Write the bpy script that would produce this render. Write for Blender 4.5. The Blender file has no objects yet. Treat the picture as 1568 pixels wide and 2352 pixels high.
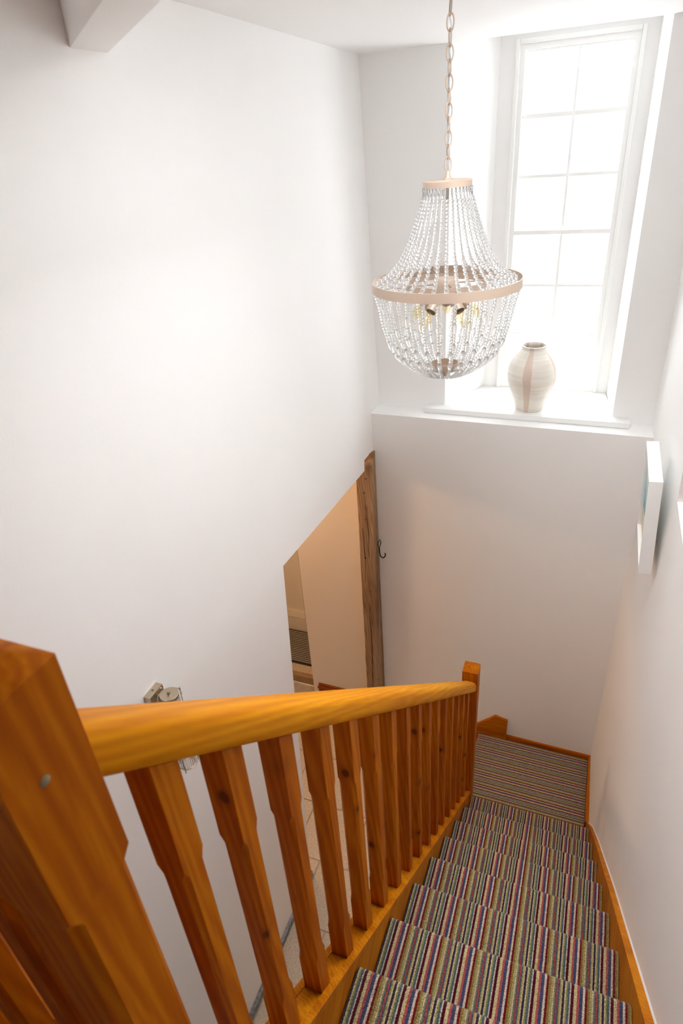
import bpy, bmesh, math, random
from mathutils import Vector, Matrix
random.seed(7)
S = bpy.context.scene
COL = S.collection
PI = math.pi

# ------------------------------------------------------------------ camera
def V(*a): return Vector(a)
yaw, pitch, roll = -0.406751752, 0.523520887, -0.0760412585
fw = V(math.sin(yaw)*math.cos(pitch), math.cos(yaw)*math.cos(pitch), -math.sin(pitch))
rt = V(math.cos(yaw), -math.sin(yaw), 0)
up = rt.cross(fw)
rt2 = rt*math.cos(roll) + up*math.sin(roll)
up2 = -rt*math.sin(roll) + up*math.cos(roll)
cd = bpy.data.cameras.new('camera')
cam = bpy.data.objects.new('camera', cd); COL.objects.link(cam)
m = Matrix((rt2, up2, -fw)).transposed().to_4x4()
m.translation = (0.3327, -2.2989, 3.1792)
cam.matrix_world = m
cd.sensor_fit = 'HORIZONTAL'; cd.sensor_width = 36
cd.lens = 36*1447.69/1568
cd.clip_start = 0.02
cd.dof.use_dof = True; cd.dof.focus_distance = 2.9; cd.dof.aperture_fstop = 13
S.camera = cam

# ------------------------------------------------------------------ world, light, exposure
W = bpy.data.worlds.new('overcast_sky'); S.world = W; W.use_nodes = True
bg = W.node_tree.nodes['Background']
bg.inputs[0].default_value = (0.93, 0.975, 1.0, 1); bg.inputs[1].default_value = 24.0
S.view_settings.view_transform = 'Standard'; S.view_settings.look = 'None'
S.view_settings.exposure = 0.40; S.view_settings.gamma = 1.0
S.view_settings.use_curve_mapping = False
def portal(name, loc, rot, sx, sy):
    l = bpy.data.lights.new(name, 'AREA'); l.shape = 'RECTANGLE'; l.size = sx; l.size_y = sy
    l.cycles.is_portal = True
    o = bpy.data.objects.new(name, l); COL.objects.link(o); o.location = loc; o.rotation_euler = rot
portal('window_daylight', (0.11, 1.17, 2.75), (-PI/2, 0, 0), 0.5, 1.56)
portal('added_roof_daylight', (0.15, -0.97, 4.06), (0, 0, 0), 0.60, 0.70)  # portal for the added roof window out of view
S.cycles.max_bounces = 16; S.cycles.diffuse_bounces = 12; S.cycles.transmission_bounces = 10
S.cycles.transparent_max_bounces = 16
S.cycles.sample_clamp_indirect = 6.0

# ------------------------------------------------------------------ materials
def newmat(name):
    mt = bpy.data.materials.new(name); mt.use_nodes = True
    nt = mt.node_tree; b = nt.nodes['Principled BSDF']
    return mt, nt, b
def N(nt, t, **kw):
    n = nt.nodes.new(t)
    for k, v in kw.items(): setattr(n, k, v)
    return n
def L(nt, a, b): nt.links.new(a, b)
def setin(n, **kw):
    for k, v in kw.items(): n.inputs[k.replace('_', ' ')].default_value = v
def ramp(nt, stops, interp='LINEAR'):
    r = N(nt, 'ShaderNodeValToRGB'); e = r.color_ramp; e.interpolation = interp
    while len(e.elements) < len(stops): e.elements.new(0.5)
    for el, (p, c) in zip(e.elements, stops):
        el.position = p; el.color = (c[0], c[1], c[2], 1)
    return r
def mixc(nt, fac, a, b, mode='MIX'):
    n = N(nt, 'ShaderNodeMix', data_type='RGBA', blend_type=mode)
    for s, v in ((0, fac), (6, a), (7, b)):
        if hasattr(v, 'is_output'): L(nt, v, n.inputs[s])
        else: n.inputs[s].default_value = v if s == 0 else (*v, 1)
    return n.outputs[2]
def bump(nt, b, h, strength, dist=0.01):
    n = N(nt, 'ShaderNodeBump'); n.inputs['Strength'].default_value = strength
    n.inputs['Distance'].default_value = dist
    L(nt, h, n.inputs['Height']); L(nt, n.outputs[0], b.inputs['Normal'])

def plain(name, col, rough=0.5, metal=0.0, spec=0.5, noise=0.0, scale=20, bstr=0.0):
    mt, nt, b = newmat(name)
    setin(b, Roughness=rough, Metallic=metal); b.inputs['Specular IOR Level'].default_value = spec
    if noise or bstr:
        tc = N(nt, 'ShaderNodeTexCoord'); nz = N(nt, 'ShaderNodeTexNoise')
        nz.inputs['Scale'].default_value = scale; nz.inputs['Detail'].default_value = 4
        L(nt, tc.outputs['Object'], nz.inputs['Vector'])
        r = ramp(nt, [(0.3, [c*(1-noise) for c in col]), (0.7, [min(1, c*(1+noise)) for c in col])])
        L(nt, nz.outputs[0], r.inputs[0]); L(nt, r.outputs[0], b.inputs['Base Color'])
        if bstr: bump(nt, b, nz.outputs[0], bstr, 0.004)
    else: b.inputs['Base Color'].default_value = (*col, 1)
    return mt

def plaster(name, col):
    mt, nt, b = newmat(name)
    setin(b, Roughness=0.75); b.inputs['Specular IOR Level'].default_value = 0.25
    tc = N(nt, 'ShaderNodeTexCoord')
    n1 = N(nt, 'ShaderNodeTexNoise'); n1.inputs['Scale'].default_value = 2.2; n1.inputs['Detail'].default_value = 3
    n2 = N(nt, 'ShaderNodeTexNoise'); n2.inputs['Scale'].default_value = 120
    L(nt, tc.outputs['Object'], n1.inputs['Vector']); L(nt, tc.outputs['Object'], n2.inputs['Vector'])
    r = ramp(nt, [(0.3, [c*0.985 for c in col]), (0.7, col)])
    L(nt, n1.outputs[0], r.inputs[0]); L(nt, r.outputs[0], b.inputs['Base Color'])
    ad = N(nt, 'ShaderNodeMath', operation='MULTIPLY_ADD'); ad.inputs[1].default_value = 6.0
    L(nt, n1.outputs[0], ad.inputs[0]); L(nt, n2.outputs[0], ad.inputs[2])
    bump(nt, b, ad.outputs[0], 0.12, 0.002)
    return mt

def wood(name, dark, mid, light, rot=(0, 0, 0), rough=0.32, coat=0.25, knots=0.12, scale=1.0):
    mt, nt, b = newmat(name)
    setin(b, Roughness=rough); b.inputs['Coat Weight'].default_value = coat; b.inputs['Coat Roughness'].default_value = 0.25; b.inputs['Specular IOR Level'].default_value = 0.05
    tc = N(nt, 'ShaderNodeTexCoord'); oi = N(nt, 'ShaderNodeObjectInfo')
    mp = N(nt, 'ShaderNodeMapping'); mp.inputs['Rotation'].default_value = rot
    L(nt, tc.outputs['Object'], mp.inputs['Vector'])
    off = N(nt, 'ShaderNodeVectorMath', operation='SCALE'); off.inputs[0].default_value = (3.1, 5.7, 9.3)
    L(nt, oi.outputs['Random'], off.inputs['Scale'])
    ad = N(nt, 'ShaderNodeVectorMath', operation='ADD')
    L(nt, mp.outputs[0], ad.inputs[0]); L(nt, off.outputs[0], ad.inputs[1])
    st = N(nt, 'ShaderNodeVectorMath', operation='MULTIPLY'); st.inputs[1].default_value = (scale, scale, 0.07*scale)
    L(nt, ad.outputs[0], st.inputs[0])
    n1 = N(nt, 'ShaderNodeTexNoise'); setin(n1, Scale=16.0, Detail=2.0, Roughness=0.5, Distortion=0.4)
    L(nt, st.outputs[0], n1.inputs['Vector'])
    wv = N(nt, 'ShaderNodeTexWave', wave_type='BANDS', bands_direction='DIAGONAL')
    setin(wv, Scale=34.0, Distortion=9.0, Detail=1.0, Detail_Scale=0.8)
    L(nt, st.outputs[0], wv.inputs['Vector'])
    n2 = N(nt, 'ShaderNodeTexNoise'); setin(n2, Scale=210.0, Detail=3.0)
    L(nt, st.outputs[0], n2.inputs['Vector'])
    m1 = N(nt, 'ShaderNodeMath', operation='MULTIPLY_ADD'); m1.inputs[1].default_value = 0.22
    L(nt, wv.outputs['Fac'], m1.inputs[0]); L(nt, n1.outputs[0], m1.inputs[2])
    m2 = N(nt, 'ShaderNodeMath', operation='MULTIPLY_ADD'); m2.inputs[1].default_value = 0.34
    L(nt, n2.outputs[0], m2.inputs[0]); L(nt, m1.outputs[0], m2.inputs[2])
    r = ramp(nt, [(0.52, dark), (0.78, mid), (1.0, light)])
    L(nt, m2.outputs[0], r.inputs[0])
    colr = r.outputs[0]
    if knots:
        ks = N(nt, 'ShaderNodeVectorMath', operation='MULTIPLY'); ks.inputs[1].default_value = (15.0, 15.0, 10.0)
        L(nt, ad.outputs[0], ks.inputs[0])
        vo = N(nt, 'ShaderNodeTexVoronoi'); vo.inputs['Scale'].default_value = 1.0
        L(nt, ks.outputs[0], vo.inputs['Vector'])
        rr = ramp(nt, [(knots*0.55, (1, 1, 1)), (knots, (0.25, 0.25, 0.25)), (knots*1.9, (0, 0, 0))])
        L(nt, vo.outputs['Distance'], rr.inputs[0])
        sp = N(nt, 'ShaderNodeSeparateColor'); L(nt, vo.outputs['Color'], sp.inputs[0])
        gt = N(nt, 'ShaderNodeMath', operation='GREATER_THAN'); gt.inputs[1].default_value = 0.35
        L(nt, sp.outputs[0], gt.inputs[0])
        mu = N(nt, 'ShaderNodeMath', operation='MULTIPLY'); L(nt, rr.outputs[0], mu.inputs[0]); L(nt, gt.outputs[0], mu.inputs[1])
        mu2 = N(nt, 'ShaderNodeMath', operation='MULTIPLY'); mu2.inputs[1].default_value = 0.85; L(nt, mu.outputs[0], mu2.inputs[0])
        colr = mixc(nt, mu2.outputs[0], colr, (0.07, 0.016, 0.004))
    L(nt, colr, b.inputs['Base Color'])
    bump(nt, b, m2.outputs[0], 0.06, 0.002)
    return mt

CARPET = [  # (width, sRGB)
 (30, (86, 10, 28)), (35, (218, 200, 150)), (27, (190, 92, 92)), (35, (76, 82, 116)), (25, (226, 210, 192)),
 (25, (126, 14, 18)), (25, (150, 126, 64)), (25, (186, 168, 108)), (12, (222, 206, 176)), (15, (140, 142, 104)),
 (12, (92, 102, 108)), (17, (182, 76, 82)), (18, (84, 96, 108)), (15, (180, 168, 104)), (15, (216, 196, 146)),
 (24, (62, 42, 72)), (15, (218, 200, 156)), (16, (154, 158, 94)), (24, (90, 110, 112)), (14, (226, 204, 196))]
def lin(c):
    return [((x/255)/12.92 if x/255 < 0.04045 else ((x/255+0.055)/1.055)**2.4) for x in c]
def carpet(name, axis, period, phase):
    mt, nt, b = newmat(name)
    setin(b, Roughness=0.95); b.inputs['Specular IOR Level'].default_value = 0.1
    b.inputs['Sheen Weight'].default_value = 0.15
    g = N(nt, 'ShaderNodeNewGeometry'); sx = N(nt, 'ShaderNodeSeparateXYZ')
    nz = N(nt, 'ShaderNodeTexNoise'); nz.inputs['Scale'].default_value = 260; nz.inputs['Detail'].default_value = 1
    L(nt, g.outputs['Position'], nz.inputs['Vector']); L(nt, g.outputs['Position'], sx.inputs[0])
    a = N(nt, 'ShaderNodeMath', operation='MULTIPLY_ADD'); a.inputs[1].default_value = 0.0022
    L(nt, nz.outputs[0], a.inputs[0]); L(nt, sx.outputs[axis], a.inputs[2])
    d = N(nt, 'ShaderNodeMath', operation='MULTIPLY_ADD'); d.inputs[1].default_value = 1/period; d.inputs[2].default_value = phase
    L(nt, a.outputs[0], d.inputs[0])
    f = N(nt, 'ShaderNodeMath', operation='FRACT'); L(nt, d.outputs[0], f.inputs[0])
    tot = sum(w for w, c in CARPET); p = 0; st = []
    for w, c in CARPET:
        st.append((p/tot, lin(c))); p += w
    r = ramp(nt, st, 'CONSTANT'); L(nt, f.outputs[0], r.inputs[0])
    n3 = N(nt, 'ShaderNodeTexNoise'); n3.inputs['Scale'].default_value = 420; n3.inputs['Detail'].default_value = 2
    L(nt, g.outputs['Position'], n3.inputs['Vector'])
    r3 = ramp(nt, [(0.34, (0.34, 0.33, 0.32)), (0.60, (0.92, 0.91, 0.89))]); L(nt, n3.outputs[0], r3.inputs[0])
    L(nt, mixc(nt, 1.0, r.outputs[0], r3.outputs[0], 'MULTIPLY'), b.inputs['Base Color'])
    vo = N(nt, 'ShaderNodeTexVoronoi'); vo.inputs['Scale'].default_value = 330
    L(nt, g.outputs['Position'], vo.inputs['Vector'])
    inv = N(nt, 'ShaderNodeMath', operation='SUBTRACT'); inv.inputs[0].default_value = 1.0; L(nt, vo.outputs['Distance'], inv.inputs[1])
    bump(nt, b, inv.outputs[0], 0.7, 0.003)
    return mt

def glass(name, tint=(1, 1, 1), rough=0.0, ior=1.45):
    mt, nt, b = newmat(name)
    b.inputs['Base Color'].default_value = (*tint, 1)
    setin(b, Roughness=rough, IOR=ior); b.inputs['Transmission Weight'].default_value = 1.0
    return mt
def thin_glass(name, tint=(1, 1, 1), refl=0.08):
    mt = bpy.data.materials.new(name); mt.use_nodes = True; nt = mt.node_tree
    nt.nodes.remove(nt.nodes['Principled BSDF'])
    t = N(nt, 'ShaderNodeBsdfTransparent'); t.inputs[0].default_value = (*tint, 1)
    gl = N(nt, 'ShaderNodeBsdfGlossy'); gl.inputs['Roughness'].default_value = 0.02
    mx = N(nt, 'ShaderNodeMixShader')
    mx.inputs[0].default_value = refl; L(nt, t.outputs[0], mx.inputs[1]); L(nt, gl.outputs[0], mx.inputs[2])
    L(nt, mx.outputs[0], nt.nodes['Material Output'].inputs[0])
    return mt

SL = 0.22/0.2331145
ANG = math.atan(SL)
M = {}
M['white'] = plaster('white_wall_paint', (0.915, 0.911, 0.905))
M['ceil'] = plaster('white_ceiling_paint', (0.92, 0.917, 0.912))
M['gloss'] = plain('white_gloss_paint', (0.88, 0.88, 0.87), 0.35)
M['tan'] = plaster('warm_hall_paint', (0.80, 0.74, 0.68))
PD, PM, PL_ = (0.28, 0.056, 0.0012), (0.38, 0.092, 0.0016), (0.47, 0.14, 0.003)
M['rail'] = wood('honey_pine_rail', (0.46, 0.145, 0.001), (0.57, 0.205, 0.0015), (0.66, 0.28, 0.004), knots=0.0, rough=0.45, coat=0.0)
M['pine'] = wood('orange_pine', PD, PM, PL_, knots=0.16, rough=0.45, coat=0.0)
M['pine_newel'] = wood('orange_pine_newel', PD, PM, PL_, knots=0.0, rough=0.45, coat=0.0)
M['pine_slope'] = wood('orange_pine_sloped', (0.36, 0.098, 0.002), (0.47, 0.145, 0.003), (0.55, 0.20, 0.006), rot=(-(PI/2-ANG)-2*ANG+PI, 0, 0), knots=0.0, rough=0.45, coat=0.0)
M['pine_x'] = wood('orange_pine_across', PD, PM, PL_, rot=(0, PI/2, 0), knots=0.0, rough=0.45, coat=0.0)
M['pine_y'] = wood('orange_pine_along', PD, PM, PL_, rot=(PI/2, 0, 0), knots=0.0, rough=0.45, coat=0.0)
M['dark_x'] = wood('stained_skirting', (0.20, 0.045, 0.008), (0.28, 0.068, 0.010), (0.34, 0.10, 0.018), rot=(0, PI/2, 0), knots=0.0)
M['timber'] = wood('aged_timber', (0.18, 0.105, 0.056), (0.31, 0.195, 0.112), (0.42, 0.285, 0.18), knots=0.07, rough=0.85, coat=0.0, scale=1.3)
M['stair_carpet'] = carpet('striped_stair_carpet', 0, 0.0916, 0.752)
M['landing_carpet'] = carpet('striped_landing_carpet', 1, 0.0898, 0.70)
M['gold'] = plain('champagne_gold', (0.55, 0.425, 0.335), 0.42, 0.3)
M['wire'] = plain('steel_wire', (0.55, 0.55, 0.55), 0.3, 1.0)
M['crystal'] = glass('clear_crystal', (1, 1, 1), 0.08, 1.42)
_nt = M['crystal'].node_tree; _t = N(_nt, 'ShaderNodeBsdfTranslucent'); _t.inputs[0].default_value = (0.95, 0.95, 0.94, 1)
_m = N(_nt, 'ShaderNodeMixShader'); _m.inputs[0].default_value = 0.22
L(_nt, _nt.nodes['Principled BSDF'].outputs[0], _m.inputs[1]); L(_nt, _t.outputs[0], _m.inputs[2]); L(_nt, _m.outputs[0], _nt.nodes['Material Output'].inputs[0])
M['amber'] = thin_glass('amber_glass', (0.98, 0.93, 0.78))
M['pane'] = thin_glass('dimming_window_glass', (0.45, 0.45, 0.45), refl=0.04)  # grey tint put into the panes to weaken the daylight
M['nickel'] = plain('brushed_nickel', (0.52, 0.44, 0.33), 0.36, 1.0)
M['ribglass'] = glass('ribbed_glass', (1, 1, 1), 0.05)
M['iron'] = plain('black_iron', (0.012, 0.011, 0.011), 0.45, 0.6)
M['stone'] = plain('buff_stone', (0.56, 0.45, 0.33), 0.7, noise=0.16, scale=90, bstr=0.15)
M['joint'] = plain('stone_joint', (0.42, 0.36, 0.29), 0.9, noise=0.1)
M['slate'] = plain('grey_stone', (0.22, 0.22, 0.22), 0.7, noise=0.5, scale=60)
M['door'] = plain('cream_door_paint', (0.82, 0.79, 0.72), 0.4)
M['rubber'] = plain('black_rubber', (0.02, 0.02, 0.02), 0.7)
M['matpile'] = plain('grey_mat_pile', (0.36, 0.33, 0.29), 0.95, noise=0.2, scale=200)
M['frame'] = plain('white_frame_paint', (0.86, 0.85, 0.84), 0.4)
M['mount'] = plain('picture_mount', (0.85, 0.85, 0.82), 0.8)
M['socket'] = plain('socket_lining', (0.18, 0.16, 0.14), 0.5, 0.6)
M['crack'] = plain('timber_split', (0.03, 0.018, 0.01), 0.9)
M['plug'] = plain('wood_filler_plug', (0.20, 0.16, 0.09), 0.6)

# vase glaze
def vase_mat():
    mt, nt, b = newmat('striped_vase_glaze'); setin(b, Roughness=0.3)
    tc = N(nt, 'ShaderNodeTexCoord'); sp = N(nt, 'ShaderNodeSeparateXYZ'); L(nt, tc.outputs['Object'], sp.inputs[0])
    at = N(nt, 'ShaderNodeMath', operation='ARCTAN2'); L(nt, sp.outputs[1], at.inputs[0]); L(nt, sp.outputs[0], at.inputs[1])
    nz = N(nt, 'ShaderNodeTexNoise'); nz.inputs['Scale'].default_value = 9; L(nt, tc.outputs['Object'], nz.inputs['Vector'])
    ad = N(nt, 'ShaderNodeMath', operation='MULTIPLY_ADD'); ad.inputs[1].default_value = 0.16; L(nt, nz.outputs[0], ad.inputs[0]); L(nt, at.outputs[0], ad.inputs[2])
    fac = None
    for c, h in ((-1.58, 0.17), (-0.12, 0.18), (1.0, 0.2), (2.4, 0.18)):
        s = N(nt, 'ShaderNodeMath', operation='SUBTRACT'); s.inputs[1].default_value = c; L(nt, ad.outputs[0], s.inputs[0])
        a = N(nt, 'ShaderNodeMath', operation='ABSOLUTE'); L(nt, s.outputs[0], a.inputs[0])
        l = N(nt, 'ShaderNodeMath', operation='LESS_THAN'); l.inputs[1].default_value = h; L(nt, a.outputs[0], l.inputs[0])
        if fac is None: fac = l.outputs[0]
        else:
            q = N(nt, 'ShaderNodeMath', operation='MAXIMUM'); L(nt, fac, q.inputs[0]); L(nt, l.outputs[0], q.inputs[1]); fac = q.outputs[0]
    st = N(nt, 'ShaderNodeVectorMath', operation='MULTIPLY'); st.inputs[1].default_value = (4, 4, 90); L(nt, tc.outputs['Object'], st.inputs[0])
    n2 = N(nt, 'ShaderNodeTexNoise'); n2.inputs['Scale'].default_value = 1.0; L(nt, st.outputs[0], n2.inputs['Vector'])
    r = ramp(nt, [(0.35, (0.80, 0.75, 0.66)), (0.65, (0.88, 0.84, 0.77))]); L(nt, n2.outputs[0], r.inputs[0])
    L(nt, mixc(nt, fac, r.outputs[0], (0.72, 0.58, 0.49)), b.inputs['Base Color'])
    bump(nt, b, n2.outputs[0], 0.2, 0.002)
    return mt
M['vase'] = vase_mat()
def art_mat(name, flip):
    mt, nt, b = newmat(name); setin(b, Roughness=0.5)
    tc = N(nt, 'ShaderNodeTexCoord'); sp = N(nt, 'ShaderNodeSeparateXYZ'); L(nt, tc.outputs['Object'], sp.inputs[0])
    nz = N(nt, 'ShaderNodeTexNoise'); nz.inputs['Scale'].default_value = 12; nz.inputs['Detail'].default_value = 5
    L(nt, tc.outputs['Object'], nz.inputs['Vector'])
    a = N(nt, 'ShaderNodeMath', operation='MULTIPLY_ADD'); a.inputs[1].default_value = 0.07; L(nt, nz.outputs[0], a.inputs[0]); L(nt, sp.outputs[2], a.inputs[2])
    d = N(nt, 'ShaderNodeMath', operation='MULTIPLY_ADD'); d.inputs[1].default_value = 3.1; d.inputs[2].default_value = -0.1
    L(nt, a.outputs[0], d.inputs[0])
    sky = [(0.0, (0.78, 0.68, 0.48)), (0.30, (0.80, 0.74, 0.58)), (0.36, (0.12, 0.36, 0.46)), (0.5, (0.30, 0.60, 0.68)), (0.7, (0.55, 0.78, 0.80)), (1.0, (0.80, 0.86, 0.80))]
    if flip: sky = [(0.0, (0.55, 0.34, 0.26)), (0.4, (0.75, 0.6, 0.5)), (1.0, (0.85, 0.8, 0.75))]
    r = ramp(nt, sky); L(nt, d.outputs[0], r.inputs[0]); L(nt, r.outputs[0], b.inputs['Base Color'])
    return mt
M['art'] = art_mat('seascape_print', False); M['art2'] = art_mat('warm_print', True)

# ------------------------------------------------------------------ mesh helpers
def box(bm, x0, x1, y0, y1, z0, z1):
    v = [bm.verts.new((x, y, z)) for x in (x0, x1) for y in (y0, y1) for z in (z0, z1)]
    for f in ((0, 1, 3, 2), (4, 6, 7, 5), (0, 4, 5, 1), (2, 3, 7, 6), (0, 2, 6, 4), (1, 5, 7, 3)):
        bm.faces.new([v[i] for i in f])
def hexa(bm, b, t):   # two rings of corner points
    n = len(b)
    vb = [bm.verts.new(p) for p in b]; vt = [bm.verts.new(p) for p in t]
    bm.faces.new(vb[::-1]); bm.faces.new(vt)
    for i in range(n): bm.faces.new([vb[i], vb[(i+1) % n], vt[(i+1) % n], vt[i]])
def loft(bm, rings, cap=True, closed=False):
    R = [[bm.verts.new(p) for p in r] for r in rings]
    n = len(R[0]); k = len(R)
    for i in range(k if closed else k-1):
        a, b = R[i], R[(i+1) % k]
        for j in range(n): bm.faces.new([a[j], a[(j+1) % n], b[(j+1) % n], b[j]])
    if cap and not closed: bm.faces.new(R[0][::-1]); bm.faces.new(R[-1])
def lathe(bm, prof, seg=32, c=(0, 0, 0), ax='z'):
    rings = []
    R = []
    for r, z in prof:
        if r < 1e-6: R.append([bm.verts.new((c[0], c[1], c[2]+z))])
        else: R.append([bm.verts.new((c[0]+r*math.cos(2*PI*i/seg), c[1]+r*math.sin(2*PI*i/seg), c[2]+z)) for i in range(seg)])
    for a, b in zip(R, R[1:]):
        for i in range(seg):
            j = (i+1) % seg
            if len(a) == 1 and len(b) == 1: continue
            if len(a) == 1: bm.faces.new([a[0], b[j], b[i]])
            elif len(b) == 1: bm.faces.new([a[i], a[j], b[0]])
            else: bm.faces.new([a[i], a[j], b[j], b[i]])
def band(bm, r, z0, z1, th, seg=72, c=(0, 0, 0)):   # flat ring band
    rings = []
    for i in range(seg):
        a = 2*PI*i/seg; ca, sa = math.cos(a), math.sin(a)
        rings.append([(c[0]+q*ca, c[1]+q*sa, c[2]+z) for q, z in ((r, z0), (r, z1), (r-th, z1), (r-th, z0))])
    loft(bm, rings, closed=True)
def tube(bm, pts, rad, seg=8, closed=False):
    P = [Vector(p) for p in pts]; n = len(P); rings = []
    ref = None
    for i in range(n):
        t = (P[(i+1) % n]-P[i-1]) if closed else (P[min(i+1, n-1)]-P[max(i-1, 0)])
        t.normalize()
        if ref is None:
            ref = Vector((0, 0, 1)) if abs(t.z) < 0.8 else Vector((1, 0, 0))
        u = (ref - t*ref.dot(t)).normalized(); w = t.cross(u); ref = u
        rr = rad[i] if isinstance(rad, (list, tuple)) else rad
        rings.append([P[i]+u*rr*math.cos(2*PI*j/seg)+w*rr*math.sin(2*PI*j/seg) for j in range(seg)])
    loft(bm, rings, closed=closed)
def cyl(bm, a, b, r0, r1=None, seg=16):
    tube(bm, [a, b], [r0, r0 if r1 is None else r1], seg)
def catmull(pts, k=8):
    P = [Vector(p) for p in pts]; out = []
    for i in range(len(P)-1):
        p0, p1, p2, p3 = P[max(i-1, 0)], P[i], P[i+1], P[min(i+2, len(P)-1)]
        for j in range(k):
            t = j/k
            out.append(0.5*((2*p1)+(p2-p0)*t+(2*p0-5*p1+4*p2-p3)*t*t+(3*p1-p0-3*p2+p3)*t**3))
    out.append(P[-1]); return out

def mesh(name, bm, mat, smooth=False, angle=None):
    bmesh.ops.recalc_face_normals(bm, faces=bm.faces)
    me = bpy.data.meshes.new(name); bm.to_mesh(me); bm.free()
    me.materials.append(mat)
    if smooth or angle:
        me.polygons.foreach_set('use_smooth', [True]*len(me.polygons))
        if angle:
            me.set_sharp_from_angle(angle=math.radians(angle))
    return me
def wloc(o):
    p = Vector((0, 0, 0))
    while o: p += o.location; o = o.parent
    return p
def add(name, me, parent=None, loc=None, label=None, cat=None, group=None, kind=None):
    o = bpy.data.objects.new(name, me); COL.objects.link(o)
    o.parent = parent
    if loc is not None: o.location = Vector(loc) - wloc(parent)
    elif parent: o.location = -wloc(parent)
    for k, v in (('label', label), ('category', cat), ('group', group), ('kind', kind)):
        if v: o[k] = v
    return o
def thing(name, loc, label, cat, group=None):
    return add(name, None, None, loc, label, cat, group)
def struct(name, me, parent=None):
    return add(name, me, parent, None, kind=None if parent else 'structure')
def bev(bm, w, seg=2):
    bmesh.ops.bevel(bm, geom=list(bm.edges), offset=w, segments=seg, affect='EDGES', profile=0.6)
def bx(x0, x1, y0, y1, z0, z1, w=0.0, seg=2):
    bm = bmesh.new(); box(bm, x0, x1, y0, y1, z0, z1)
    if w: bev(bm, w, seg)
    return bm

CEIL = 3.51; ZG = -0.44; ZL = -0.22; ZT = 1.98; YB = -3.1

# ------------------------------------------------------------------ room shell
# left wall: leans outward a little below the opening's head, whole height up to the ceiling
def xl(y, z):
    if z < 1.75: return -0.721 - (1.75-z)/2.19*0.095
    c = max(0, min(1, (z-2)/1.5))*max(0, min(1, (y+0.5)/1.27))
    return -0.721 - 0.036*c
def head(y):
    if y > 0.5: return 1.755
    return 1.747 + (y+0.482)*(1.694-1.747)/0.965
bm = bmesh.new()
ys = [YB, -2.6, -1.8, -1.2, -0.8, -0.482, -0.2, 0.1, 0.3, 0.4995, 0.5004, 0.6, 0.7, 0.80]
zlow = [ZG-0.05, 0.0, 0.6, 1.2, 1.6]
zhi = [1.86, 2.1, 2.5, 3.0, 3.3, 3.6]
cache = {}
def vt(y, z):
    k = (round(y, 4), round(z, 4))
    if k not in cache: cache[k] = bm.verts.new((xl(y, z), y, z))
    return cache[k]
for a, b in zip(ys, ys[1:]):
    if b <= -0.48:
        col_a = zlow+[head(min(a, -0.482))]+zhi; col_b = zlow+[head(min(b, -0.482))]+zhi
    else:
        col_a = [head(a)]+zhi; col_b = [head(b)]+zhi
    for i in range(len(col_a)-1):
        bm.faces.new([vt(a, col_a[i]), vt(b, col_b[i]), vt(b, col_b[i+1]), vt(a, col_a[i+1])])
for f in bm.faces: f.normal_update()
if sum(f.normal.x for f in bm.faces) < 0: bmesh.ops.reverse_faces(bm, faces=bm.faces)
old = list(bm.faces); twin = {}
for v in list(bm.verts): twin[v] = bm.verts.new(v.co + Vector((-0.12, 0, 0)))
for f in old: bm.faces.new([twin[v] for v in reversed(f.verts)])
for e in list(bm.edges):
    if len(e.link_faces) == 1 and e.verts[0] in twin and e.verts[1] in twin:
        a, b = e.verts; bm.faces.new([a, b, twin[b], twin[a]])
struct('wall_left', mesh('wall_left', bm, M['white']))

# right wall
def xr(y):
    pts = [(-3.4, 0.65), (-1.0, 0.646), (-0.5, 0.643), (0.0, 0.639), (0.18, 0.634), (0.64, 0.6235), (1.2, 0.610)]
    for (a, p), (b, q) in zip(pts, pts[1:]):
        if y <= b: return p+(q-p)*(y-a)/(b-a)
    return pts[-1][1]
bm = bmesh.new()
rb = [-3.3, -3, -2, -1.0, -0.5, -0.2, 0.0, 0.18, 0.4, 0.64, 0.9, 1.16]
lo = [(xr(y), y, ZG-0.05) for y in rb] + [(0.85, y, ZG-0.05) for y in rb[::-1]]
hi = [(p[0], p[1], 3.7) for p in lo]
hexa(bm, lo, hi)
struct('wall_right', mesh('wall_right', bm, M['white'], angle=30))

# far wall: lower part with ledge, upper piers with splayed reveals, window back wall
bm = bmesh.new()
hexa(bm, [(-0.80, 0.655, ZG-0.05), (0.66, 0.641, ZG-0.05), (0.66, 1.2, ZG-0.05), (-0.80, 1.2, ZG-0.05)],
         [(-0.80, 0.642, 1.962), (0.66, 0.612, 1.962), (0.66, 1.2, 1.962), (-0.80, 1.2, 1.962)])
hexa(bm, [(-0.90, 0.776, 1.96), (-0.362, 0.770, 1.96), (-0.219, 1.10, 1.96), (-0.219, 1.16, 1.96), (-0.90, 1.16, 1.96)],
         [(-0.90, 0.776, 3.7), (-0.362, 0.770, 3.7), (-0.219, 1.10, 3.7), (-0.219, 1.16, 3.7), (-0.90, 1.16, 3.7)])
hexa(bm, [(0.446, 0.762, 1.96), (0.68, 0.757, 1.96), (0.68, 1.16, 1.96), (0.411, 1.16, 1.96), (0.411, 1.10, 1.96)],
         [(0.439, 0.762, 3.7), (0.68, 0.757, 3.7), (0.68, 1.16, 3.7), (0.411, 1.16, 3.7), (0.411, 1.10, 3.7)])
box(bm, -0.219, -0.139, 1.10, 1.16, 1.96, 3.7)
box(bm, 0.352, 0.411, 1.10, 1.16, 1.96, 3.7)
box(bm, -0.139, 0.352, 1.10, 1.16, 3.515, 3.7)
struct('wall_far', mesh('wall_far', bm, M['white'], angle=20))

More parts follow.
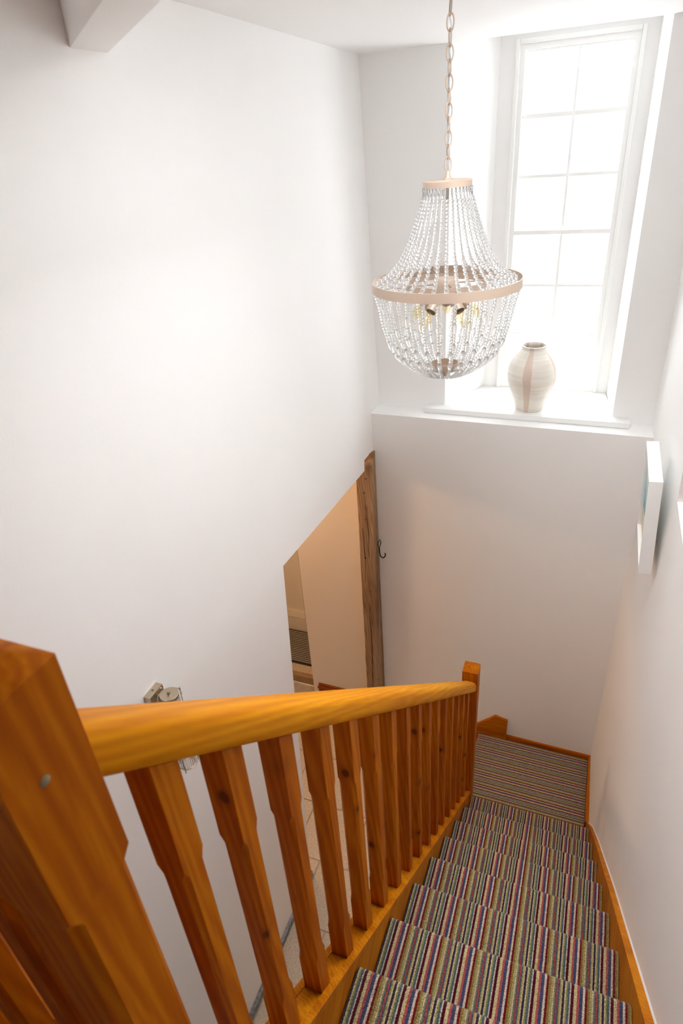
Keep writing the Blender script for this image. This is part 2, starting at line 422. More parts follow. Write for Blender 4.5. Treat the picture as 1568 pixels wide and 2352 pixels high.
# ceiling with the rising recess over the window
bm = bmesh.new()
def slab(x0, x1, pr):
    lo = [(x0, y, z) for y, z in pr] + [(x0, y, z+0.15) for y, z in pr[::-1]]
    hexa(bm, lo, [(x1, p[1], p[2]+0.012*(p[1] > 0.78)) for p in lo])
RX0, RX1, RY0, RY1 = -0.15, 0.45, -1.32, -0.62  # opening for the added roof window; deep shaft steers its light down
slab(-0.95, 0.9, [(YB-0.1, CEIL), (RY0, CEIL)])
slab(-0.95, RX0, [(RY0, CEIL), (RY1, CEIL)]); slab(RX1, 0.9, [(RY0, CEIL), (RY1, CEIL)])
for a, b, c, d in ((RX0-.05, RX0, RY0-.05, RY1+.05), (RX1, RX1+.05, RY0-.05, RY1+.05), (RX0, RX1, RY0-.05, RY0), (RX0, RX1, RY1, RY1+.05)):
    box(bm, a, b, c, d, CEIL+0.15, 4.03)
slab(-0.95, 0.9, [(RY1, CEIL), (0.77, CEIL), (1.10, 3.556), (1.16, 3.56)])
struct('ceiling', mesh('ceiling', bm, M['ceil'], angle=20))

# window board standing proud of the ledge
bm = bmesh.new()
ol = [(-0.452, 0.704), (0.524, 0.690), (0.524, 0.757), (0.444, 0.762), (0.411, 1.10), (-0.219, 1.10), (-0.362, 0.770), (-0.452, 0.772)]
hexa(bm, [(x, y, 1.963) for x, y in ol], [(x, y, 1.990) for x, y in ol])
bev(bm, 0.005)
struct('trim_1', mesh('trim_1', bm, M['gloss'], angle=40))

# near wall behind the camera with an added dark door
bm = bmesh.new()
box(bm, -0.9, 0.9, YB-0.1, YB, ZG-0.05, 3.7)
struct('wall_near', mesh('wall_near', bm, M['white']))

d2 = add('added_dark_door', None, None, (0.0, YB, ZT), kind='structure')  # unseen dark door, added to cut light bounced from behind
add('door_leaf', mesh('door_leaf', bx(-0.39, 0.39, YB+0.002, YB+0.042, ZT+0.004, 3.42, 0.004), M['dark_x'], angle=40), d2)
for x0, x1, z0, z1 in ((-0.30, -0.04, 2.15, 2.62), (0.04, 0.30, 2.15, 2.62), (-0.30, -0.04, 2.78, 3.30), (0.04, 0.30, 2.78, 3.30)):
    add('panel', mesh('panel', bx(x0, x1, YB+0.042, YB+0.052, z0, z1, 0.006), M['dark_x'], angle=40), d2)

# landing floor behind the camera and its underside
bm = bx(-0.90, 0.66, YB, -2.14, ZT-0.25, ZT-0.012)
upper = struct('floor', mesh('floor', bm, M['white']))
bm = bx(-0.70, 0.64, YB+0.01, -2.135, ZT-0.012, ZT)
add('carpet', mesh('carpet', bm, M['stair_carpet']), upper)

# diagonal ceiling beam, upper left
bm = bmesh.new()
A = Vector((-0.735, -1.028)); B = Vector((-0.735, -0.911)); dv = Vector((0.303, -0.275)).normalized()
t = 1.80
q = [A, B, B+dv*(t-0.16), A+dv*t]
hexa(bm, [(p.x, p.y, 3.386) for p in q], [(p.x, p.y, 3.53) for p in q])
bev(bm, 0.004)
struct('trim_2', mesh('trim_2', bm, M['ceil'], angle=40))

# window
def window(n, x0, x1, z0, z1, y, bars_z, s):
    # s: +1 looks towards +y outside
    w = add('window_%d' % n, None, None, (0.5*(x0+x1), y, z0), kind='structure')
    bm = bmesh.new(); f = 0.029
    d0, d1 = (y, y+0.05) if s > 0 else (y-0.05, y)
    box(bm, x0, x0+f, d0, d1, z0, z1); box(bm, x1-f, x1, d0, d1, z0, z1)
    box(bm, x0+f, x1-f, d0, d1, z1-f, z1); box(bm, x0+f, x1-f, d0, d1, z0, z0+f)
    o = add('window_frame', mesh('window_frame', bm, M['gloss']), w)
    return w
win = window(1, -0.139, 0.352, 1.990, 3.515, 1.095, None, 1)
# architrave bead round the frame
bm = bmesh.new()
for (a, b, c, d) in ((-0.150, -0.132, 1.99, 3.526), (0.345, 0.362, 1.99, 3.526)): box(bm, a, b, 1.082, 1.0998, c, d)
box(bm, -0.132, 0.345, 1.082, 1.0998, 3.508, 3.526)
bev(bm, 0.004)
add('architrave', mesh('architrave', bm, M['gloss'], angle=40), win)
def sash(y, zt, zb, px, rows, bar):
    s = add('sash', None, win, (0.11, y, zb))
    bm = bmesh.new()
    xa, xb = -0.108-0.022, 0.330+0.018
    box(bm, -0.1075-0.0, -0.108+0.0005, y, y+0.001, zb, zb+0.001)
    bm.free(); bm = bmesh.new()
    top, bot = rows[0][0], rows[-1][1]
    box(bm, -0.132, -0.108, y, y+0.03, zb, zt); box(bm, 0.330, 0.348, y, y+0.03, zb, zt)
    box(bm, -0.108, 0.330, y, y+0.03, top, zt); box(bm, -0.108, 0.330, y, y+0.03, zb, bot)
    bev(bm, 0.003, 1)
    add('sash_frame', mesh('sash_frame', bm, M['gloss']), s)
    bm = bx(0.101, 0.120, y+0.0035, y+0.0275, bot-.0005, top+.0005, 0.005, 1)
    add('glazing_bar', mesh('glazing_bar', bm, M['gloss']), s)
    for (a, b), (c, d) in zip(rows, rows[1:]):
        bm = bx(-0.1085, 0.3305, y+0.005, y+0.026, c, b, 0.005, 1)
        add('glazing_bar', mesh('glazing_bar', bm, M['gloss']), s)
    for (a, b) in rows:
        for (p, q) in ((-0.108, 0.101), (0.120, 0.330)):
            bm = bx(p-0.003, q+0.003, y+0.013, y+0.016, b-0.003, a+0.003)
            add('pane', mesh('pane', bm, M['pane']), s)
            # putty line round the pane
sash(1.112, 3.492, 2.764, None, [(3.474, 3.255), (3.229, 3.013), (2.991, 2.783)], 0.02)
sash(1.096, 2.775, 2.000, None, [(2.752, 2.530), (2.510, 2.292), (2.272, 2.028)], 0.02)
w2 = add('window_2', None, None, (0.15, -0.97, 3.96), kind='structure')  # unseen roof window, added to brighten stairs and lower walls
bm = bmesh.new()
box(bm, RX0, RX0+.03, RY0, RY1, 3.960, 4.010); box(bm, RX1-.03, RX1, RY0, RY1, 3.960, 4.010)
box(bm, RX0+.03, RX1-.03, RY0, RY0+.03, 3.960, 4.010); box(bm, RX0+.03, RX1-.03, RY1-.03, RY1, 3.960, 4.010)
add('window_frame', mesh('window_frame', bm, M['gloss']), w2)
add('pane', mesh('pane', bx(RX0+.028, RX1-.028, RY0+.028, RY1-.028, 3.985, 3.989), thin_glass('added_roof_glass', refl=0.04)), w2)

# ------------------------------------------------------------------ ground floor and hall
XH = -2.45
bm = bx(XH, 0.66, YB, 0.885, ZG-0.08, ZG-0.006)
fl = struct('floor.001', mesh('ground_floor', bm, M['joint']))
tile_meshes = []
for k in range(5):
    tb = bx(-0.170, 0.170, -0.170, 0.170, -0.006, 0.0, 0.003, 1)
    for v in tb.verts: v.co.x += random.uniform(-.0015, .0015); v.co.y += random.uniform(-.0015, .0015)
    tile_meshes.append(mesh('tile', tb, M['stone']))
for i in range(6):
    for j in range(9):
        x = -1.83 + i*0.346 + (0.17 if j % 2 else 0); y = -2.30 + j*0.346
        add('tile', random.choice(tile_meshes), fl, (x, y, ZG+random.uniform(-.0008, .0008)))
# raised entrance floor with a rounded stone edge
bm = bx(XH, -1.30, 0.905, 1.39, ZG-0.05, -0.362)
ent = struct('floor.002', mesh('entrance_floor', bm, M['stone']))
bm = bx(XH, -1.318, 0.872, 0.915, ZG+0.002, -0.357, 0.012, 3)
add('step_edge', mesh('step_edge', bm, plain('brown_stone_edge', (0.34, 0.22, 0.11), 0.6, noise=0.15, scale=60), angle=40), ent)
# hall walls and ceiling
bm = bmesh.new()
box(bm, -1.262, -0.80, 0.75, 0.80, ZG-0.05, 1.95); box(bm, -1.312, -1.262, 0.75, 1.39, ZG-0.05, 1.95)
box(bm, -0.82, -0.80, 0.64, 0.75, ZG-0.05, 1.95)
struct('wall_hall', mesh('wall_hall', bm, M['tan']))
bm = bx(XH-0.1, XH, YB, 1.45, ZG-0.05, 2.1); struct('wall_hall_left', mesh('wall_hall_left', bm, M['tan']))
bm = bx(XH, -1.30, 1.39, 1.47, ZG-0.05, 2.1); struct('wall_hall_far', mesh('wall_hall_far', bm, M['tan']))
bm = bx(XH, -0.82, YB-0.1, YB, ZG-0.05, 2.1); struct('wall_hall_near', mesh('wall_hall_near', bm, M['tan']))
bm = bmesh.new(); box(bm, XH-0.1, -0.845, YB-0.1, 1.47, 1.95, 2.1); struct('ceiling.001', mesh('hall_ceiling', bm, M['ceil']))
# skirting in the hall: plain board with a bead on top
bm = bmesh.new(); box(bm, -1.265, -0.83, 0.732, 0.7498, ZG, -0.285); box(bm, -1.270, -0.83, 0.726, 0.7498, -0.285, -0.268); box(bm, -1.265, -0.83, 0.737, 0.7498, -0.268, -0.246)
struct('baseboard_hall', mesh('baseboard_hall', bm, M['dark_x']))
# stone strip along the foot of the left wall
bm = bx(-0.8155, -0.797, YB+0.02, -0.485, ZG+0.001, ZG+0.045, 0.003, 1)
struct('baseboard_left', mesh('baseboard_left', bm, M['slate']))
# panelled entrance door
dr = add('door_1', None, None, (-1.9, 1.375, -0.355), kind='structure')
def dpart(nm, *a, w=0.003, mat='door'): add(nm, mesh(nm, bx(*a, w, 1), M[mat], angle=40), dr)
dpart('stile', -1.635, -1.545, 1.350, 1.389, -0.355, 1.66); dpart('stile', -2.36, -2.27, 1.350, 1.389, -0.355, 1.66)
dpart('rail', -2.27, -1.635, 1.350, 1.389, -0.355, -0.205); dpart('rail', -2.27, -1.635, 1.350, 1.389, 0.55, 0.70); dpart('rail', -2.27, -1.635, 1.350, 1.389, 1.54, 1.66)
dpart('panel', -2.27, -1.635, 1.372, 1.384, -0.205, 0.55); dpart('panel', -2.27, -1.635, 1.372, 1.384, 0.70, 1.54)
bm = bmesh.new(); hexa(bm, [(-2.27, 1.346, -0.207), (-1.638, 1.346, -0.207), (-1.638, 1.371, -0.207), (-2.27, 1.371, -0.207)], [(-2.27, 1.360, -0.150), (-1.648, 1.360, -0.150), (-1.648, 1.371, -0.150), (-2.27, 1.371, -0.150)])
add('moulding', mesh('moulding', bm, plain('cream_moulding', (0.80, 0.76, 0.68), 0.4)), dr)
bm = bmesh.new(); hexa(bm, [(-1.652, 1.3715, -0.150), (-1.636, 1.346, -0.207), (-1.636, 1.3715, -0.207)], [(-1.652, 1.3715, 0.55), (-1.636, 1.346, 0.55), (-1.636, 1.3715, 0.55)])
add('moulding', mesh('moulding', bm, M['door']), dr)
bm = bmesh.new(); lathe(bm, [(0.0, -0.03), (0.026, -0.02), (0.028, 0.0), (0.012, 0.012), (0.012, 0.03), (0.03, 0.034)], 20)
for v in bm.verts: v.co = Vector((v.co.x-2.315, 1.35+(v.co.z-0.034), v.co.y+0.62))
add('door_knob', mesh('door_knob', bm, M['nickel'], True), dr)
# ribbed door mat
mt_ = thing('door_mat', (-1.7, 1.16, -0.362), 'black and grey ribbed mat in front of the cream door', 'mat')
bm = bx(-2.15, -1.33, 0.99, 1.345, -0.3615, -0.352, 0.003, 1); add('mat_base', mesh('mat_base', bm, M['rubber']), mt_)
rib = mesh('rib', bx(-0.405, 0.405, -0.0052, 0.0052, 0, 0.005, 0.0015, 1), M['matpile'])
for k in range(17): add('rib', rib, mt_, (-1.74, 1.013+k*0.0195, -0.352))
# unseen hall lamp, added to warm and brighten the hall
hl = thing('hall_fill_lamp', (-1.60, 0.15, 1.95), 'added round fill lamp for the lower hall, out of view', 'lamp')
bm = bmesh.new(); lathe(bm, [(0, 0), (0.12, 0), (0.12, -0.02), (0.0, -0.02)], 32, (-1.60, 0.15, 1.949)); add('fill_lamp_base', mesh('fill_lamp_base', bm, M['nickel'], angle=40), hl)
ml = bpy.data.materials.new('fill_lamp_glow'); ml.use_nodes = True; pb = ml.node_tree.nodes['Principled BSDF']
pb.inputs['Base Color'].default_value = (1, .9, .75, 1); pb.inputs['Emission Color'].default_value = (1, 0.62, 0.33, 1); pb.inputs['Emission Strength'].default_value = 70
bm = bmesh.new(); lathe(bm, [(0.11, -0.021), (0.10, -0.05), (0.06, -0.07), (0, -0.077)], 32, (-1.60, 0.15, 1.949)); add('fill_lamp_shade', mesh('fill_lamp_shade', bm, ml, True), hl)

# ------------------------------------------------------------------ staircase
G, R_ = 0.2331145, 0.22
st = thing('staircase', (0.3, -1.05, ZL), 'straight flight of stairs with striped carpet between orange pine strings', 'staircase')
def step_profile():   # (dy, dz) from the nosing point; +y is down the flight
    back = -G-0.005
    pts = [(back, -0.003), (-0.20, -0.0015), (-0.10, -0.001), (-0.03, -0.0005)]
    for k in range(9):
        a = PI/2 - k*(PI*0.95)/8
        pts.append((-0.017+0.017*math.cos(a), -0.017+0.017*math.sin(a)))
    pts += [(-0.021, -0.045), (-0.023, -0.10), (-0.024, -R_+0.002)]
    inner = [(-0.034, -R_+0.002), (-0.034, -0.044), (-0.033, -0.032), (back, -0.032)]
    return pts, inner
pts, inner = step_profile()
def carpet_step(x0, x1):
    bm = bmesh.new()
    xs = [x0, x0+0.004, x1-0.004, x1]
    rings = []
    for i, x in enumerate(xs):
        d = -0.004 if i in (0, 3) else 0.0
        rings.append([(x, y+(d if y > -0.02 else 0), z+(d if z > -0.02 else 0)) for y, z in pts] + [(x, y, z) for y, z in inner])
    loft(bm, rings)
    return bm
cm = mesh('carpet', carpet_step(0.0015, 0.6195), M['stair_carpet'], angle=50)
wb = bmesh.new(); box(wb, 0.001, 0.6195, -G-0.004, -0.0345, -0.062, -0.034); box(wb, 0.001, 0.6195, -0.060, -0.0365, -R_+0.001, -0.062)
wm = mesh('step', wb, M['pine_x'])
for k in range(0, 9):
    y, z = -k*G, k*R_
    s = add('step', wm, st, (0, y, z)); add('carpet', cm, s, (0, y, z))
# top nosing of the upper landing
s = add('step', wm, st, (0, -9*G, 9*R_)) if False else None
def slope_prism(x0, x1, top, bot, w=0.0):   # top/bot: lists of (y, z)
    bm = bmesh.new(); poly = top+bot[::-1]
    hexa(bm, [(x0, y, z) for y, z in poly], [(x1, y, z) for y, z in poly])
    if w: bev(bm, w, 2)
    return bm
# wall string
top = [(-2.13, 0.055+2.13*SL), (-0.8, 0.053+0.8*SL), (-0.3, 0.036+0.3*SL), (0.0, 0.010), (0.165, -0.19)]
bot = [(-2.13, -0.24+2.13*SL), (-0.8, -0.24+0.8*SL), (-0.3, -0.24+0.3*SL), (-0.05, -0.20), (0.165, -0.218)]
bm = bmesh.new()
P1 = [(0.621, y, z) for y, z in top] + [(0.621, y, z) for y, z in bot[::-1]]
P2 = [(xr(p[1])-0.001, p[1], p[2]) for p in P1]
hexa(bm, P1, P2)
add('wall_string', mesh('wall_string', bm, M['pine_slope'], angle=30), st)
bm = bmesh.new()
ct = [(-2.13, 0.055+2.13*SL), (-0.8, 0.053+0.8*SL), (-0.3, 0.036+0.3*SL), (0.0, 0.010), (0.16, -0.184)]
for (a, b), (c, d) in zip(ct, ct[1:]):
    hexa(bm, [(xr(a)-0.0045, a, b-0.0002), (xr(a)-0.0008, a, b-0.0002), (xr(c)-0.0008, c, d-0.0002), (xr(c)-0.0045, c, d-0.0002)],
             [(xr(a)-0.002, a, b+0.005), (xr(a)-0.0008, a, b+0.005), (xr(c)-0.0008, c, d+0.005), (xr(c)-0.002, c, d+0.005)])
add('sealant', mesh('sealant', bm, M['gloss']), st, label='thin white sealant line')
# outer string
top = [(-2.068, 0.0275+2.068*SL), (-0.0665, 0.0275+0.0665*SL)]; bot = [(-2.068, -0.25+2.068*SL), (-0.0665, -0.16)]
bm = slope_prism(-0.052, -0.0005, top, bot, 0.002)
add('outer_string', mesh('outer_string', bm, M['pine_slope'], angle=40), st)
bm = slope_prism(-0.040, -0.022, [(-2.05, -0.255+2.05*SL), (-0.07, -0.25+0.07*SL)], [(-2.05, ZG+0.01), (-0.07, ZG+0.01)])
add('spandrel_panel', mesh('spandrel_panel', bm, M['white']), st)

# quarter landing with carpet, one riser above the ground floor
ql = thing('quarter_landing', (0.27, 0.33, ZG), 'small striped quarter landing at the foot of the flight', 'landing')
bm = bx(-0.045, 0.62, 0.0095, 0.64, ZG+0.001, ZL-0.030); add('platform', mesh('platform', bm, M['pine_y']), ql)
bm = bmesh.new(); rings = []
prof = [(0.6125, -0.004), (0.607, 0.0)] + [(x, 0.0) for x in (0.4, 0.2, 0.0, -0.05)]
for k in range(1, 9):
    a = PI/2 + k*(PI*0.95)/8
    prof.append((-0.052+0.016*math.cos(a), -0.016+0.016*math.sin(a)))
prof += [(-0.054, -0.04), (-0.0525, -0.20), (-0.046, -0.20), (-0.046, -0.029), (0.6125, -0.029)]
for y in (0.0095, 0.0135, 0.3, 0.623, 0.6275):
    d = -0.003 if y in (0.0095, 0.6275) else 0
    rings.append([(x, y, ZL+z+(d if z > -0.02 else 0)) for x, z in prof])
loft(bm, rings); add('carpet', mesh('carpet', bm, M['landing_carpet'], angle=50), ql)
# skirting trims on the landing
bm = bmesh.new(); hexa(bm, [(0.1115, 0.6290, ZL-.02), (0.626, 0.6255, ZL-.02), (0.626, 0.6405, ZL-.02), (0.1115, 0.645, ZL-.02)], [(0.1115, 0.6290, -0.190), (0.626, 0.6255, -0.190), (0.626, 0.6405, -0.190), (0.1115, 0.645, -0.190)])
struct('baseboard_far', mesh('baseboard_far', bm, M['pine_x']))
bm = bmesh.new(); hexa(bm, [(0.6135, 0.166, ZL-.02), (0.6335, 0.166, ZL-.02), (0.623, 0.6250, ZL-.02), (0.6135, 0.6250, ZL-.02)], [(0.6135, 0.166, -0.190), (0.6335, 0.166, -0.190), (0.623, 0.6250, -0.190), (0.6135, 0.6250, -0.190)])
struct('baseboard_right', mesh('baseboard_right', bm, M['pine_y']))
# end block of the lower string, peaked, against the far wall
bm = bmesh.new(); pk = [(-0.30, -0.30), (-0.30, -0.44), (0.110, -0.44), (0.110, -0.050), (0.032, -0.032), (-0.073, -0.138)]
hexa(bm, [(x, 0.6245, z) for x, z in pk], [(x, 0.6425, z) for x, z in pk]); bev(bm, 0.003)
struct('trim_3', mesh('trim_3', bm, M['pine_x'], angle=40))

# ------------------------------------------------------------------ balustrade
XC = -0.0285
bl = thing('balustrade', (XC, -1.05, 0.9), 'orange pine balustrade with rounded handrail, square newels and chamfered balusters', 'balustrade')
def sq(h, c, zf):    # octagon ring: half width h, chamfer c, zf(x,y) height
    c = max(c, 0.0006)
    xy = [(h, -h+c), (h, h-c), (h-c, h), (-h+c, h), (-h, h-c), (-h, -h+c), (-h+c, -h), (h-c, -h)]
    return [(x, y, zf(x, y)) for x, y in xy]
def post_mesh(name, h, zb, zt, levels, slope, cap=None, mat='pine'):
    bm = bmesh.new()
    rings = [sq(h, 0.0006, lambda x, y: zb - slope*y)]
    for lv in levels: rings.append(sq(lv[2] if len(lv) > 2 else h, lv[1], lambda x, y, z=lv[0]: z))
    if cap: 
        rings.append(sq(h, 0.0006, lambda x, y: zt)); loft(bm, rings)
        top = [f for f in bm.faces if all(abs(v.co.z-zt) < 1e-5 for v in f.verts)][0]
        r = bmesh.ops.poke(bm, faces=[top]); r['verts'][0].co.z += cap
    else:
        rings.append(sq(h, 0.0006, lambda x, y: zt - slope*y)); loft(bm, rings)
    return mesh(name, bm, M[mat], angle=25)
# local base height 0 at the base rail, top at the rail's underside
HB = 0.790-0.045
bal = post_mesh('baluster', 0.0185, 0.0, HB, [(0.135, 0.0006), (0.150, 0.006), (0.160, 0.0065), (HB-0.185, 0.0065), (HB-0.175, 0.006), (HB-0.160, 0.0006)], SL)
ys_ = [-2.008+0.0185, -1.904+0.0185] + [-1.785+0.1221*n+0.0185 for n in range(0, 14)]
for y in ys_:
    o = add('baluster', bal, bl, (XC, y, 0.045 - SL*y))
# handrail in a local frame: Z runs down the slope
def slope_frame(o, x, y0, z0):
    d = Vector((0, 1, -SL)).normalized(); X = Vector((1, 0, 0)); Y = d.cross(X)
    o.matrix_world  # evaluated later
    o.rotation_euler = Matrix((X, Y, d)).transposed().to_euler()
    o.location = Vector((x, y0, z0)) - wloc(o.parent)
DN = math.cos(ANG)
bm = bmesh.new(); rings = []
y0, y1 = -2.088, -0.046
Ln = (y1-y0)/DN; n = 40
for i in range(2):
    zc = i*Ln; ring = []
    for k in range(n):
        a = 2*PI*k/n; ca, sa = math.cos(a), math.sin(a); e = 2/3.2
        px = 0.0335*math.copysign(abs(ca)**e, ca); py = 0.0255*math.copysign(abs(sa)**e, sa)
        # vertical (plumb) ends
        ring.append((px, py, zc + py*0.0))
    rings.append(ring)
loft(bm, rings)
o = add('handrail', mesh('handrail', bm, M['rail'], angle=30), bl)
slope_frame(o, XC, y0, 0.825 - SL*y0)
# base rail: channel section
bm = bmesh.new()
# section in (x, offset) where offset is vertical height over the nosing line
sec = [(-0.063, 0.028), (0.006, 0.028), (0.006, 0.048), (0.004, 0.050), (-0.0095, 0.050), (-0.0095, 0.042), (-0.0475, 0.042), (-0.0475, 0.050), (-0.061, 0.050), (-0.063, 0.048)]
loft(bm, [[(x, y, o_-SL*y) for x, o_ in sec] for y in (-2.0684, -0.0662)])
add('base_rail', mesh('base_rail', bm, M['pine_slope'], angle=30), bl)
ed = [-2.066] + [e for y in ys_ for e in (y-0.0188, y+0.0188)] + [-0.066]
for a, b in zip(ed[0::2], ed[1::2]):
    if b-a < 0.01: continue
    bm = bmesh.new(); hexa(bm, [(-0.047, a, 0.042-SL*a), (-0.010, a, 0.042-SL*a), (-0.010, b, 0.042-SL*b), (-0.047, b, 0.042-SL*b)], [(-0.047, a, 0.0465-SL*a), (-0.010, a, 0.0465-SL*a), (-0.010, b, 0.0465-SL*b), (-0.047, b, 0.0465-SL*b)])
    add('fillet', mesh('fillet', bm, M['pine_slope']), bl)
# newel posts
nw = post_mesh('newel_post', 0.037, 1.20-2.105*0, 2.887, [(1.90, 0.0006), (1.915, 0.010, 0.0352), (2.648, 0.010, 0.0352), (2.655, 0.008, 0.0355), (2.668, 0.0006)], 0, 0.024, 'pine_newel')
for v in nw.vertices: v.co.z -= 1.2
o = add('newel_post', nw, bl, (XC, -2.1055, 1.2))
bm = bmesh.new(); lathe(bm, [(0, 0.0006), (0.0045, 0.0004), (0.005, -0.001)], 14)
for v in bm.verts: v.co = Vector((XC+0.037+v.co.z, -2.112+v.co.x, 2.805+v.co.y))
add('plug', mesh('plug', bm, M['plug'], True), o, label='small dark screw plug')
nf = post_mesh('newel_post', 0.037, ZG, 0.978, [(-0.02, 0.0006), (0.0, 0.008), (0.735, 0.008), (0.760, 0.0006)], 0, 0.020, 'pine_newel')
o = add('newel_post', nf, bl, (XC, -0.029, 0.0)); 

# guard along the edge of the upper landing
GB = post_mesh('baluster', 0.0185, 0.0, 0.70, [(0.135, 0.0006), (0.150, 0.006), (0.160, 0.0065), (0.515, 0.0065), (0.525, 0.006), (0.540, 0.0006)], 0)
for k in range(5): add('baluster', GB, bl, (-0.140-0.122*k, -2.105, 2.021))
add('base_rail', mesh('base_rail', bx(-0.738, -0.0660, -2.138, -2.072, ZT+0.001, 2.021, 0.004), M['pine_x'], angle=40), bl)
bm = bmesh.new(); rings = []
for x in (-0.738, -0.0660):
    rings.append([(x, -2.105+0.0335*math.copysign(abs(math.cos(2*PI*k/40))**(2/3.2), math.cos(2*PI*k/40)), 2.7465+0.0255*math.copysign(abs(math.sin(2*PI*k/40))**(2/3.2), math.sin(2*PI*k/40))) for k in range(40)])
loft(bm, rings); add('handrail', mesh('handrail', bm, M['pine_x'], angle=30), bl)

# ------------------------------------------------------------------ old timber post and its iron hook
tp = thing('timber_post', (-0.76, 0.6, ZG), 'rough old timber post at the edge of the hall opening', 'post')
bm = bmesh.new(); rings = []
nlev = 26
random.seed(3)
for i in range(nlev+1):
    t = i/nlev; z = ZG+0.001+(1.685-ZG)*t
    FL = (-0.808+0.014*t, 0.55); FR = (-0.745+0.054*t, 0.55); RR = (-0.712+0.003*t, 0.638); RL = (-0.826+0.02*t, 0.638)
    def mixp(a, b, k): return (a[0]+(b[0]-a[0])*k, a[1]+(b[1]-a[1])*k)
    ring = [mixp(FL, RL, .08), mixp(FL, FR, .06), mixp(FL, FR, .35), mixp(FL, FR, .65), mixp(FL, FR, .93), mixp(FR, RR, .10), mixp(FR, RR, .5), RR, RL]
    rr = []
    for j, (x, y) in enumerate(ring):
        dx = random.uniform(-.0016, .0016) if j < 7 else 0; dy = random.uniform(-.0016, .0016) if j < 7 else 0
        zz = z
        if i == nlev: zz = z + {0: -.01, 1: -.008, 2: 0.0, 3: .008, 4: .020, 5: .030, 6: .052, 7: .066, 8: .0}[j]
        rr.append((x+dx, y+dy, zz))
    rings.append(rr)
loft(bm, rings)
add('timber', mesh('timber', bm, M['timber'], angle=40), tp)
def crack(pts, w):
    bm = bmesh.new()
    P = catmull(pts, 5)
    tube(bm, P, [w*(0.35+0.65*math.sin(PI*min(1, (i+0.5)/len(P)))) for i in range(len(P))], 5)
    add('split', mesh('split', bm, M['crack'], True), tp)
crack([(-0.772, 0.5492, 1.30), (-0.768, 0.5492, 1.12), (-0.771, 0.5492, 0.92)], 0.0016)
crack([(-0.758, 0.5492, 0.72), (-0.754, 0.5492, 0.50), (-0.757, 0.5492, 0.30), (-0.762, 0.5492, 0.06)], 0.0024)
crack([(-0.744, 0.5492, 1.45), (-0.738, 0.5492, 1.25), (-0.742, 0.5492, 1.10)], 0.0012)
for (x, z, r) in ((-0.765, 1.098, .006), (-0.737, 1.62, .004), (-0.741, 0.86, .003), (-0.752, 1.36, .003), (-0.746, 0.42, .0035), (-0.775, 0.70, .003)):
    bm = bmesh.new(); lathe(bm, [(0, .0012), (r*.7, .001), (r, 0)], 10)
    for v in bm.verts: v.co = Vector((x+v.co.x, 0.5492-v.co.z, z+v.co.y))
    add('nail_hole', mesh('nail_hole', bm, M['crack'], True), tp)
hk = thing('coat_hook', (-0.70, 0.61, 1.15), 'black wrought iron hook on the side of the timber post', 'hook')
lp = [(-0.696, 1.208), (-0.708, 1.188), (-0.712, 1.170), (-0.710, 1.155), (-0.703, 1.149), (-0.697, 1.168), (-0.692, 1.191)]
bm = bmesh.new(); tube(bm, [(x+0.009, 0.600, z) for x, z in lp], 0.0026, 8, True); add('loop', mesh('loop', bm, M['iron'], True), hk)
sh = catmull([(x+0.009, 0.600, z) for x, z in [(-0.703, 1.150), (-0.702, 1.115), (-0.697, 1.091), (-0.682, 1.082), (-0.669, 1.098), (-0.669, 1.116)]], 6)
bm = bmesh.new(); tube(bm, sh, [0.0034]*(len(sh)-3)+[0.0036, 0.0042, 0.0036], 8)
add('shank', mesh('shank', bm, M['iron'], True), hk)

# ------------------------------------------------------------------ chandelier
CX, CY = -0.110, -0.35
ch = thing('chandelier', (CX, CY, 2.51), 'clear glass bead basket chandelier with champagne gold rings hanging on a chain', 'chandelier')
def at_c(bm):
    for v in bm.verts: v.co.x += CX; v.co.y += CY
    return bm
bm = bmesh.new(); lathe(bm, [(0, 3.509), (0.055, 3.509), (0.055, 3.50), (0.04, 3.487), (0.012, 3.478), (0, 3.478)], 32); add('ceiling_rose', mesh('ceiling_rose', at_c(bm), M['gold'], angle=40), ch)
# top ring: shallow cap with stem collar
bm = bmesh.new(); lathe(bm, [(0, 3.0815), (0.0655, 3.0815), (0.0685, 3.0795), (0.0685, 3.0650), (0.0665, 3.0650), (0.0665, 3.078), (0, 3.078)], 64)
add('top_ring', mesh('top_ring', at_c(bm), M['gold'], angle=35), ch)
bm = bmesh.new(); lathe(bm, [(0.013, 3.0815), (0.013, 3.085), (0.009, 3.087), (0.0065, 3.095), (0.0055, 3.104), (0, 3.106)], 24)
add('collar', mesh('collar', at_c(bm), M['gold'], angle=40), ch)
bm = bmesh.new(); cyl(bm, (0, 0, 3.079), (0, 0, 2.80), 0.0042); add('stem', mesh('stem', at_c(bm), M['gold'], angle=40), ch)
# chain
lk = bmesh.new(); pl = []
for k in range(24):
    a = 2*PI*k/24; pl.append((0.0088*math.cos(a), 0, 0.0190*math.sin(a)))
tube(lk, pl, 0.0019, 8, True); lm = mesh('chain_link', lk, M['gold'], True)
nl = 12; z0 = 3.118
for k in range(nl):
    o = add('chain_link', lm, ch, (CX, CY, z0+k*(3.475-z0)/(nl-0.6))); o.rotation_euler = (random.uniform(-.05, .05), random.uniform(-.04, .04), (PI/2 if k % 2 else 0)+0.5+random.uniform(-.15, .15))
bm = bmesh.new(); cb = [(CX+0.004*math.sin(k*2.1), CY+0.004*math.cos(k*1.7), 3.10+k*0.025) for k in range(16)]
tube(bm, catmull(cb, 4), 0.0019, 8); add('flex', mesh('flex', bm, thin_glass('clear_flex', (0.86, 0.88, 0.9)), True), ch)
